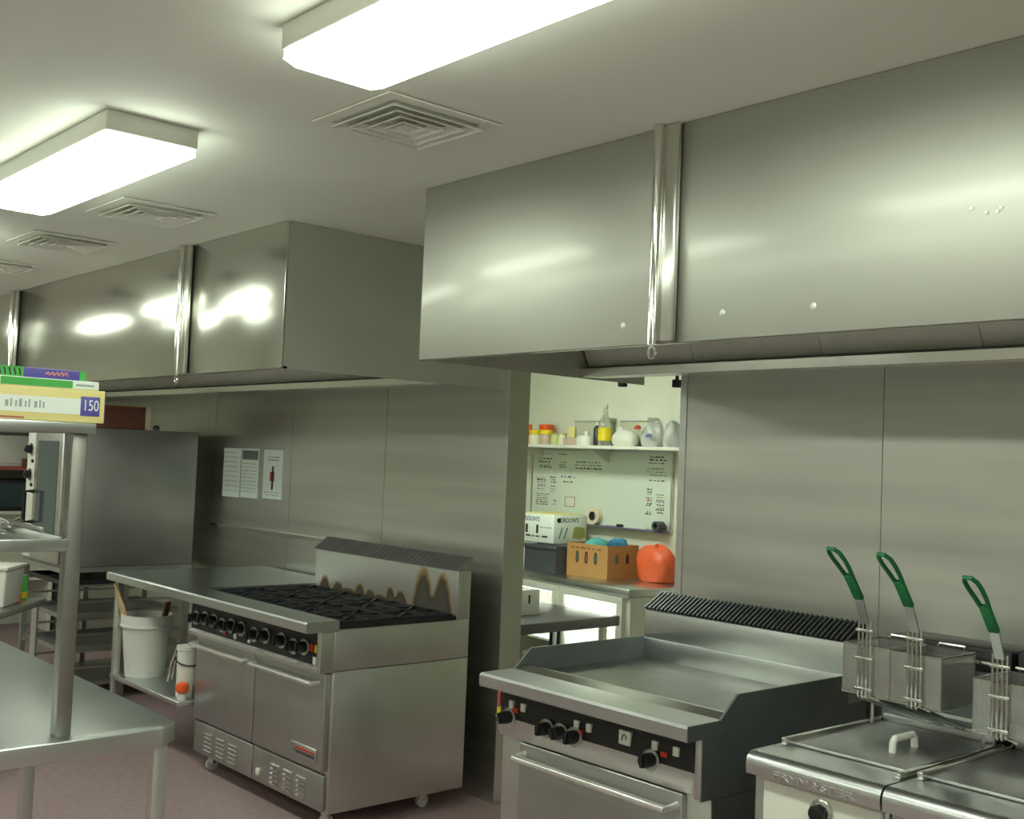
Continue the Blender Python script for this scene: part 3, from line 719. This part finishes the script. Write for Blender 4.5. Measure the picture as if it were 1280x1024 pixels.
for k in range(5): MB().tube([(-2.9294, .990+k*.0115, 1.823+k*.0005), (-2.9294, .996+k*.0115, 1.829+k*.0008), (-2.9294, .999+k*.0115, 1.821)], .0026, 6).build('letter_stroke', M_pink, c3)
# utensils on the middle shelf
u1 = thing('whisk', 'wire whisk lying on the middle overshelf', 'whisk', (-3.15, .93, 1.4065))
for k in range(5):
    a = k*PI/5
    MB().tube([(-3.13, .99+.0, 1.43)] + [(-3.13-.06*i/6, .99-.16*i/6, 1.431+.0) if False else (-3.13-.10*i/8+.022*math.sin(PI*i/8)*math.cos(a), .99-.12*i/8+.022*math.sin(PI*i/8)*math.cos(a), 1.432+.022*math.sin(PI*i/8)*math.sin(a)) for i in range(1, 9)], .0015, 5).build('wire', M_chrome2, u1)
MB().tube([(-3.13, .99, 1.43), (-3.06, 1.05, 1.415)], .008, 8).build('handle', M_chrome2, u1, smooth=True)
u2 = thing('ladle', 'steel ladle lying across the middle overshelf', 'ladle', (-3.2, 1.0, 1.4065))
MB().tube([(-3.33, .86, 1.412), (-3.22, 1.0, 1.416), (-3.18, 1.03, 1.44)], .005, 8).build('handle', M_chrome2, u2, smooth=True)
MB().lathe([(.004, .001), (.025, .008), (.035, .03), (.032, .03), (.022, .011), (.004, .004)], (-3.17, 1.00, 1.4065), n=18, cap=False).build('bowl', M_chrome2, u2, smooth=True)
u3 = thing('serving_tongs', 'pair of steel tongs on the middle overshelf behind the whisk', 'tongs', (-3.3, 1.0, 1.4065))
MB().bar((-3.45, .95, 1.412), (-3.25, 1.03, 1.412), .012, .004).build('arm', M_chrome2, u3)
MB().bar((-3.45, .95, 1.414), (-3.26, .98, 1.440), .012, .004).build('arm', M_chrome2, u3)
tag(B(-3.62, -3.36, .88, 1.02, 1.4065, 1.424).build('plastic_tray', M_plw, bevel=.004), 'flat white tray on the middle overshelf', 'tray')

# ================================================================== TROLLEY AND TUB BEHIND THE TABLE
tr = thing('steel_trolley', 'low stainless trolley carrying a white tub at the left edge', 'trolley', (-6.6, 2.29, 0), math.atan2(-.37, .46), local=True)
B(-.06, 1.05, -.55, 0, .715, .750).build('trolley_top', M_bench, tr, bevel=.006)
B(-.03, 1.02, -.52, -.03, .25, .27).build('lower_shelf', M_steeld, tr)
for x in (0, .98):
    for y in (-.5, -.04): B(x-.015, x+.015, y-.015, y+.015, 0, .716).build('leg', M_steel, tr)
tu = thing('food_tub', 'square white plastic tub with lid on the trolley', 'tub', (-6.47, 1.985, .751), math.atan2(-.37, .46), local=True)
MB().add([(-.10, -.10, 0), (.13, -.10, 0), (.13, .10, 0), (-.10, .10, 0), (-.115, -.115, .2), (.145, -.115, .2), (.145, .115, .2), (-.115, .115, .2)],
         [(3, 2, 1, 0), (4, 5, 6, 7), (0, 1, 5, 4), (1, 2, 6, 5), (2, 3, 7, 6), (3, 0, 4, 7)]).build('tub_body', M_plw, tu, bevel=.012)
B(-.122, .152, -.122, .122, .2005, .222).build('lid', M_plw, tu, bevel=.006)
gc = thing('green_carton', 'small green and yellow carton beside the white tub', 'carton', (-6.64, 2.17, .751), .3, local=True)
B(-.035, .035, -.025, .025, 0, .14).build('carton', M_greenp, gc, bevel=.002)
B(-.0355, .0355, -.0255, .0255, .01, .045).build('yellow_base', M_lab, gc)
oc = tag(MB().lathe([(.022, 0), (.022, .05), (.015, .058)], (-6.545, 2.13, .751), n=16).build('spice_pot', M_orangep, smooth=True), 'little orange pot between the white tub and green carton', 'pot')

# ================================================================== FAR STORAGE SHELVES
fs = thing('storage_shelf', 'white wall shelving at the far left end of the kitchen', 'shelf', (-10.3, 3.0, 0))
for z in (.45, 1.02, 1.40, 1.78): B(-10.58, -10.05, 2.55, 3.56, z, z+.025).build('shelf_board', M_inkr if z == 1.40 else M_white, fs)
for y in (2.55, 3.53): B(-10.58, -10.05, y, y+.03, 0, 2.0).build('upright', M_white, fs)
for y0, y1, z0, h, m, nm, lab in ((3.06, 3.45, 1.426, .27, M_plw, 'storage_bin', 'white storage bin on the upper shelf at far left'),
                                  (2.62, 3.02, 1.426, .22, M_cyan, 'storage_bin', 'pale storage bin left of the white one on the far shelf'),
                                  (3.05, 3.47, 1.046, .27, M_dark, 'microwave_oven', 'black microwave on the far shelf'),
                                  (2.62, 3.0, 1.046, .25, M_crate, 'storage_crate', 'dark crate beside the black microwave on the far shelf')):
    t = thing(nm, lab, nm.split('_')[-1] if nm != 'microwave_oven' else 'microwave', (-10.2, (y0+y1)/2, z0))
    B(-10.5, -10.10, y0, y1, z0, z0+h).build('body', m, t, bevel=.012)
    B(-10.10, -10.092, y0+.03, y1-.03, z0+.03, z0+h-.03).build('front', m if m is not M_dark else M_darkglass, t, bevel=.003)
pk = tag(B(-10.09, -10.055, 3.25, 3.42, 1.426, 1.50).build('packet', M_brown, bevel=.004), 'small reddish packet at the edge of the upper far shelf', 'packet')

# ================================================================== STOREROOM: display fridge, table, shelf, whiteboard
Fg = thing('display_fridge', 'under-counter display fridge with two lit glass doors in the storeroom', 'fridge', (-4.619, 5.07, 0), math.radians(-7), local=True)
FW, FD = 1.40, .52
B(-FW, .0, .0, FD, .852, .900).build('worktop', M_bench, Fg, bevel=.005)
B(-.045, -.004, .02, FD, .06, .851).build('side_panel', M_white, Fg)
B(-FW, -FW+.04, .02, FD, .06, .851).build('side_panel', M_white, Fg)
B(-FW+.04, -.045, FD-.03, FD, .06, .851).build('back_panel', M_fridgein, Fg)
B(-FW+.04, -.045, .02, FD-.03, .06, .12).build('base', M_white, Fg)
B(-FW+.04, -.045, .02, FD-.03, .822, .851).build('fascia', M_white, Fg)
B(-FW+.04, -.045, .06, FD-.03, .455, .470).build('inner_shelf', M_fridgein, Fg)
for a, b in ((-1.36, -.705), (-.690, -.045)):
    d = MB()
    d.box(a, a+.055, -.012, .02, .10, .845).box(b-.055, b, -.012, .02, .10, .845).box(a+.055, b-.055, -.012, .02, .10, .16).box(a+.055, b-.055, -.012, .02, .800, .845)
    dd = d.build('glass_door', M_white, Fg)
    sub(dd, 'pane', B(a+.055, b-.055, .002, .008, .16, .80), M_glass)
    sub(dd, 'handle', B(b-.045 if a < -1 else a+.02, b-.025 if a < -1 else a+.04, -.030, -.012, .45, .62), M_dark, bevel=.004)
    MB().tube([(a+.07, .045, .800), (b-.07, .045, .800)], .013, 8).build('lamp_tube', M_fridgelamp, Fg, smooth=True)
FR = Fg
def in_fridge(name, x, y, z, mb, m, label, cat, group='stock inside the display fridge'):
    t = thing(name, label, cat, (0, 0, 0), group=group, local=True)
    t.matrix_world = Matrix.Translation((-4.619, 5.07, 0)) @ Matrix.Rotation(math.radians(-7), 4, 'Z') @ Matrix.Translation((x, y, z))
    mb.build('body', m, t, smooth=True); return t
labs = ['white drinks box', 'green bottle', 'pale jar', 'cream tub', 'clear bottle', 'yellow tub', 'white tub']
for k, (x, z, wd, h, m, nm, what) in enumerate((
        (-1.20, .121, .16, .20, M_lab, 'food_box', 'yellow food box at the lower left inside the fridge'),
        (-.98, .121, .16, .16, M_plw, 'food_box', 'white food box at the lower level behind the left fridge door'),
        (-.56, .121, .17, .26, M_yellow, 'food_box', 'pale yellow food box behind the right fridge door'),
        (-.36, .121, .16, .24, M_inkg, 'food_box', 'green striped food box behind the right fridge door'),
        (-.17, .121, .12, .22, M_plw, 'food_box', 'white food box at the right end inside the fridge'),
        (-1.15, .471, .18, .16, M_plw, 'food_box', 'white food box on the upper fridge shelf at left'),
        (-.50, .471, .20, .12, M_cyan, 'food_box', 'pale food box on the upper fridge shelf at right'))):
    t = in_fridge(nm, x, .22, z, MB().box(-wd/2, wd/2, -.08, .08, 0, h), m, what, 'box')
    MB().box(-wd/2-.001, wd/2+.001, -.081, .081, h-.02, h+.002).build('lid', M_plw, t)

st = thing('steel_table', 'low stainless table in front of the lit fridge in the storeroom', 'table', (-5.1, 4.5, 0))
B(-5.8, -4.61, 4.02, 4.99, .690, .750).build('table_top', mat('dull dark steel', '#77767a', .45, .9), st, bevel=.006)
for x in (-5.74, -4.70):
    for y in (4.06, 4.94): B(x-.018, x+.018, y-.018, y+.018, 0, .691).build('leg', M_steel, st)
wb = thing('carry_box', 'white box with two slots on the storeroom table', 'box', (-5.0, 4.42, .751))
B(-5.12, -4.86, 4.30, 4.56, .751, .90).build('box', M_plw, wb, bevel=.003)
for y in (4.37, 4.47): B(-4.861, -4.858, y, y+.012, .82, .87).build('slot', M_ink, wb)

# cartons and bags standing on the fridge top
ub = tag(B(-6.03, -5.76, 5.42, 5.70, .9005, 1.088).build('stock_box', M_cyan, bevel=.003), 'plain white box under the printed white carton', 'box')
gcn = thing('drinks_carton', "white carton lettered GORDON'S on the fridge top", 'carton', (-5.82, 5.57, 1.0885))
B(-6.02, -5.64, 5.40, 5.72, 1.0885, 1.285).build('carton', M_cyan, gcn, bevel=.003)
B(-6.00, -5.66, 5.42, 5.70, 1.285, 1.292).build('lid_flap', M_yellow, gcn)
text('name_lettering', "GORDON'S", .045, M_ink, gcn, (-5.639, 5.425, 1.235), (0, 1, 0), (0, 0, 1), fit=.21)
text('name_lettering', "GORDON'S", .045, M_inkb, gcn, (-6.01, 5.399, 1.235), (1, 0, 0), (0, 0, 1), fit=.22)
MB().lathe([(.018, -.002), (.018, 0)], (-5.64, 5.452, 1.248), 'x', 14).build('red_emblem', M_red, gcn)
MB().prism([(5.58, 1.125), (5.60, 1.20), (5.64, 1.205), (5.665, 1.20), (5.70, 1.195), (5.71, 1.13), (5.66, 1.115)], 'x', -5.6405, -5.638).build('fruit_picture', mat('olive print', '#a8ad5e', .6), gcn)
for y in (5.45, 5.50): MB().bar((-5.638, y, 1.12), (-5.638, y+.03, 1.20), .008, .002, up=(1, 0, 0)).build('leaf_stroke', M_inkg, gcn)
for x in (-5.93, -5.82): B(x, x+.022, 5.398, 5.40, 1.15, 1.21).build('hand_slot', M_ink, gcn)
scrib(gcn, -5.98, -5.70, 5.3995, 1.125, M_ink, 5, .012); scrib(gcn, -5.78, -5.66, 5.3995, 1.19, M_faint, 4, .01)
cr = thing('storage_crate', 'dark grey plastic crate left of the brown carton', 'crate', (-5.62, 5.36, .9005))
dm = MB(); dm.box(-5.79, -5.475, 5.27, 5.278, .9005, 1.08).box(-5.79, -5.475, 5.387, 5.395, .9005, 1.08).box(-5.79, -5.782, 5.278, 5.387, .9005, 1.08).box(-5.483, -5.475, 5.278, 5.387, .9005, 1.08).box(-5.782, -5.483, 5.278, 5.387, .9005, .908)
dm.build('crate_walls', M_crate, cr)
MB().box(-5.797, -5.468, 5.262, 5.270, 1.06, 1.086).box(-5.797, -5.468, 5.395, 5.403, 1.06, 1.086).build('crate_rim', M_crate, cr, bevel=.002)
cb = thing('cardboard_carton', 'open brown cardboard carton with bottle cut-outs on the fridge top', 'carton', (-5.27, 5.48, .9005))
x0, x1, y0, y1, z0, z1 = -5.46, -5.08, 5.36, 5.66, .9005, 1.118
B(x0, x1, y0, y0+.005, z0, z1).build('side', M_card, cb); B(x0, x1, y1-.005, y1, z0, z1).build('side', M_card, cb)
B(x0, x0+.005, y0+.005, y1-.005, z0, z1).build('side', M_card, cb); B(x1-.005, x1, y0+.005, y1-.005, z0, z1).build('side', M_card, cb)
B(x0+.005, x1-.005, y0+.005, y1-.005, z0, z0+.005).build('base', M_card, cb)
for k, m in ((0, M_inkg), (1, M_inkr), (2, M_inkg)):
    cx = -5.36+k*.085
    MB().prism([(cx-.014, 1.0), (cx-.014, 1.045), (cx-.006, 1.068), (cx+.006, 1.068), (cx+.014, 1.045), (cx+.014, 1.0), (cx, .985)], 'y', y0-.001, y0).build('bottle_cut_out', M_ink, cb)
    MB().prism([(cx-.004, 1.0), (cx-.004, 1.05), (cx+.006, 1.05), (cx+.006, 1.0)], 'y', y0-.002, y0-.001).build('bottle_highlight', m, cb)
for k in range(2):
    cy = 5.45+k*.1
    MB().prism([(cy-.014, 1.0), (cy-.014, 1.045), (cy, 1.07), (cy+.014, 1.045), (cy+.014, 1.0)], 'x', x1, x1+.001).build('bottle_cut_out', M_inkg if k == 0 else M_ink, cb)
scrib(cb, -5.42, -5.14, y0-.0001, 1.085, M_faint if False else M_brown, 6, .01)
tag(MB().blob((-5.325, 5.52, 1.075), (.095, .10, .075), 3, .10).build('plastic_film', M_teal, smooth=True), 'teal plastic film bulging out of the brown carton', 'film')
tag(MB().blob((-5.155, 5.52, 1.085), (.058, .10, .07), 5, .14).build('plastic_film', M_blue, smooth=True), 'crumpled blue plastic at the right of the brown carton', 'film')
ob2 = MB().blob((-4.875, 5.615, .986), (.165, .10, .155), 13, .06, 26, 18)
tag(ob2.build('plastic_bag', M_orange, smooth=True), 'bulging orange plastic bag right of the brown carton', 'bag')

# whiteboard with ledge, tape and markers
Wb = thing('whiteboard', 'whiteboard covered in marker notes below the storeroom shelf', 'whiteboard', (-5.6, YB, 1.22))
B(-6.29, -4.92, YB-.018, YB-.0005, 1.222, 1.745).build('board', M_board, Wb)
for a in ((-6.30, -4.91, 1.745, 1.757), (-6.30, -4.91, 1.21, 1.222)): B(a[0], a[1], YB-.022, YB-.0005, a[2], a[3]).build('frame', M_steel, Wb)
for x in (-6.302, -4.92): B(x, x+.012, YB-.022, YB-.0005, 1.222, 1.745).build('frame', M_steel, Wb)
B(-5.70, -4.93, YB-.075, YB-.022, 1.212, 1.222).build('pen_ledge', M_purple if False else mat('ledge violet grey', '#6f6a8c', .5), Wb, bevel=.002)
yb = YB-.018; rnd = random.Random(3)
for (xa, xb, za, zb, rows, cols) in ((-6.25, -6.08, 1.60, 1.72, 6, 4), (-6.02, -5.92, 1.60, 1.72, 6, 3), (-5.86, -5.56, 1.60, 1.67, 3, 6), (-6.25, -6.14, 1.44, 1.555, 7, 3), (-6.10, -6.03, 1.43, 1.545, 7, 2),
                                  (-6.25, -6.10, 1.31, 1.42, 7, 4), (-5.99, -5.82, 1.49, 1.55, 2, 3), (-5.14, -5.08, 1.31, 1.50, 10, 2), (-5.05, -4.97, 1.33, 1.50, 10, 3), (-5.14, -4.96, 1.54, 1.72, 9, 4), (-6.06, -6.02, 1.33, 1.37, 2, 2)):
    for q in range(rows):
        z = zb - (zb-za)*q/rows
        if rnd.random() < .15: continue
        j = (xb-xa)*.2
        scrib(Wb, xa+rnd.uniform(0, j), xb-rnd.uniform(0, j), yb, z-.008+rnd.uniform(-.004, .004), rnd.choice((M_ink, M_inkg, M_inkr, M_ink, M_inkb)), cols, rnd.uniform(.006, .013))
sq = MB()
for a, b in (((-5.93, 1.335), (-5.83, 1.335)), ((-5.83, 1.335), (-5.83, 1.405)), ((-5.83, 1.405), (-5.93, 1.405)), ((-5.93, 1.405), (-5.93, 1.335))): sq.bar((a[0], yb-.001, a[1]), (b[0], yb-.001, b[1]), .004, .002, up=(0, 1, 0))
sq.build('drawn_square', M_inkr, Wb)
tp = thing('tape_roll', 'roll of cream tape standing on the whiteboard ledge', 'tape', (-5.60, YB-.05, 1.2225))
MB().lathe([(.032, -.022), (.060, -.022), (.060, .022), (.032, .022), (.032, -.022)], (-5.60, YB-.045, 1.283), 'y', 28, cap=False).build('roll', M_tape, tp, smooth=True)
MB().lathe([(.029, -.023), (.033, -.023), (.033, .023), (.029, .023), (.029, -.023)], (-5.60, YB-.045, 1.283), 'y', 28, cap=False).build('core', M_crate, tp, smooth=True)
for x, m1, lab in ((-5.42, M_ink, 'white marker pen with black cap on the whiteboard ledge'), (-5.05, M_plw, 'white marker pen at the right end of the whiteboard ledge')):
    mk = thing('marker_pen', lab, 'marker', (x, YB-.05, 1.2225))
    MB().tube([(x-.05, YB-.05, 1.2325), (x+.05, YB-.05, 1.2325)], .0095, 10).build('barrel', M_plw, mk, smooth=True)
    MB().tube([(x+.05, YB-.05, 1.2325), (x+.10, YB-.05, 1.2325)], .0105, 10).build('cap', m1, mk, smooth=True)
tag(MB().lathe([(.018, -.05), (.032, -.05), (.032, .02), (.018, .02), (.018, -.05)], (-4.965, YB-.065, 1.256), 'y', 20, cap=False).build('tape_core', M_crate, smooth=True), 'dark empty tape core at the right end of the ledge', 'tape core')

# storeroom wall shelf and what stands on it
ZS = 1.780
Sh = thing('wall_shelf', 'narrow white shelf on the storeroom wall above the whiteboard', 'shelf', (-5.4, 5.65, ZS))
B(-6.40, -5.725, 5.50, YB-.0005, ZS-.022, ZS).build('shelf_board', M_white, Sh, bevel=.002)
B(-5.722, -4.45, 5.50, YB-.0005, ZS-.022, ZS).build('shelf_board', M_white, Sh, bevel=.002)
for x in (-6.2, -5.5, -4.7): MB().prism([(YB-.001, ZS-.023), (5.56, ZS-.023), (YB-.001, ZS-.12)], 'x', x-.008, x+.008).build('shelf_bracket', M_white, Sh)
z = ZS+.0005
def jar(x, y, r, h, body, lid, label, lh=.02, cat='jar', name='jar'):
    t = thing(name, label, cat, (x, y, z))
    MB().lathe([(r*.92, 0), (r, .006), (r, h-lh-.012), (r*.86, h-lh)], (x, y, z), n=18).build('body', body, t, smooth=True)
    MB().lathe([(r*.93, h-lh), (r*.95, h-lh+.003), (r*.95, h-.003), (r*.88, h)], (x, y, z), n=18).build('lid', lid, t, smooth=True)
    return t
M_jarp = mat('pale jar contents', '#d8d3b8', .4)
M_jarq = mat('pinkish jar contents', '#b9a493', .4)
M_gtin = mat('pale green tin', '#b8c07c', .4)
jar(-6.165, 5.60, .030, .150, M_orangep, M_orangep, 'slim orange tube at the left end of the storeroom shelf', cat='tube', name='tube')
jar(-6.075, 5.70, .060, .152, M_orangep, M_orangep, 'wide orange canister at the back left of the storeroom shelf', .03, cat='canister', name='canister')
jar(-6.055, 5.575, .050, .105, M_jarp, M_lab, 'yellow-lidded jar with pale contents on the storeroom shelf', .032)
jar(-5.94, 5.575, .050, .105, M_jarq, M_lab, 'yellow-lidded jar with pinkish contents on the storeroom shelf', .032)
jar(-5.845, 5.58, .036, .082, M_gtin, M_gtin, 'pale green tin beside the yellow-lidded jars', .012, cat='tin', name='tin')
jar(-5.775, 5.58, .030, .085, M_jarp, M_gtin, 'narrow cream tin beside the pale green tin', .012, cat='tin', name='tin')
tag(B(-5.80, -5.735, 5.66, 5.67, z, z+.135).build('price_card', M_yellow), 'pale upright card behind the cream tin', 'card')
def tub(x0, x1, y0, y1, h, label):
    t = thing('clear_tub', label, 'tub', ((x0+x1)/2, (y0+y1)/2, z))
    B(x0, x1, y0, y1, z, z+h).build('body', mat('cloudy plastic', '#b9bba6', .3), t, bevel=.012)
    B(x0-.006, x1+.006, y0-.006, y1+.006, z+h+.0005, z+h+.028).build('lid', M_plw, t, bevel=.005)
tub(-5.76, -5.46, 5.68, 5.79, .175, 'big cloudy tub with white lid behind the brown box on the shelf')
tub(-5.31, -5.06, 5.68, 5.79, .175, 'cloudy tub with white lid right of the glass bottle')
tag(B(-5.735, -5.60, 5.55, 5.65, z, z+.055).build('small_box', M_jarq, bevel=.003), 'small dull brown box on the storeroom shelf', 'box')
t = thing('plunger_jug', 'white squat jug with narrow spout on the storeroom shelf', 'jug', (-5.53, 5.58, z))
MB().lathe([(.070, 0), (.072, .05), (.066, .066), (.022, .070), (.020, .10), (.0, .10)], (-5.53, 5.58, z), n=22, cap=False).build('body', M_plw, t, smooth=True)
t = thing('sauce_bottle', 'small black bottle left of the clear glass bottle', 'bottle', (-5.425, 5.575, z))
MB().lathe([(.026, 0), (.026, .12), (.016, .135), (.012, .14)], (-5.425, 5.575, z), n=16).build('body', M_black, t, smooth=True)
MB().lathe([(.013, .14), (.013, .165), (.010, .167)], (-5.425, 5.575, z), n=14).build('cap', M_plw, t, smooth=True)
t = thing('oil_bottle', 'tall clear bottle with a yellow label on the storeroom shelf', 'bottle', (-5.352, 5.575, z))
MB().lathe([(.046, 0), (.048, .008), (.048, .135), (.040, .165), (.018, .215), (.014, .255), (.016, .262)], (-5.352, 5.575, z), n=22).build('glass', M_clear, t, smooth=True)
MB().lathe([(.0155, .262), (.0165, .266), (.0165, .285), (.014, .288)], (-5.352, 5.575, z), n=16).build('cap', M_plw, t, smooth=True)
MB().lathe([(.0487, .035), (.0487, .125)], (-5.352, 5.575, z), n=22, cap=False).build('label', M_lab, t, smooth=True)
tag(B(-5.285, -5.225, 5.62, 5.63, z, z+.13).build('price_card', M_plw), 'white upright card right of the tall bottle', 'card')
tag(MB().blob((-5.185, 5.60, z+.042), (.115, .06, .075), 21, .012, 18, 10).build('flour_bag', M_plw, smooth=True), 'rounded white bag on the storeroom shelf', 'bag')
tag(MB().blob((-4.965, 5.64, z+.0605), (.085, .07, .110), 23, .08, 18, 10).build('clear_bag', M_bag, smooth=True), 'crumpled clear bag with bits of colour on the shelf', 'bag')
tag(MB().blob((-4.80, 5.64, z+.0605), (.07, .07, .110), 29, .08, 18, 10).build('clear_bag', M_bag, smooth=True), 'crumpled clear bag at the right end of the shelf', 'bag')
tag(MB().blob((-5.03, 5.552, z+.125), (.028, .014, .018), 31, .1, 10, 6).build('red_packet', M_red, smooth=True), 'tiny red packet clinging to the clear bag', 'packet')
tag(MB().blob((-4.93, 5.552, z+.07), (.030, .014, .016), 37, .1, 10, 6).build('blue_clip', M_inkb, smooth=True), 'blue clip on the front of the clear bag', 'clip')

for o in list(bpy.data.objects):
    if 'org' in o.keys(): del o['org']
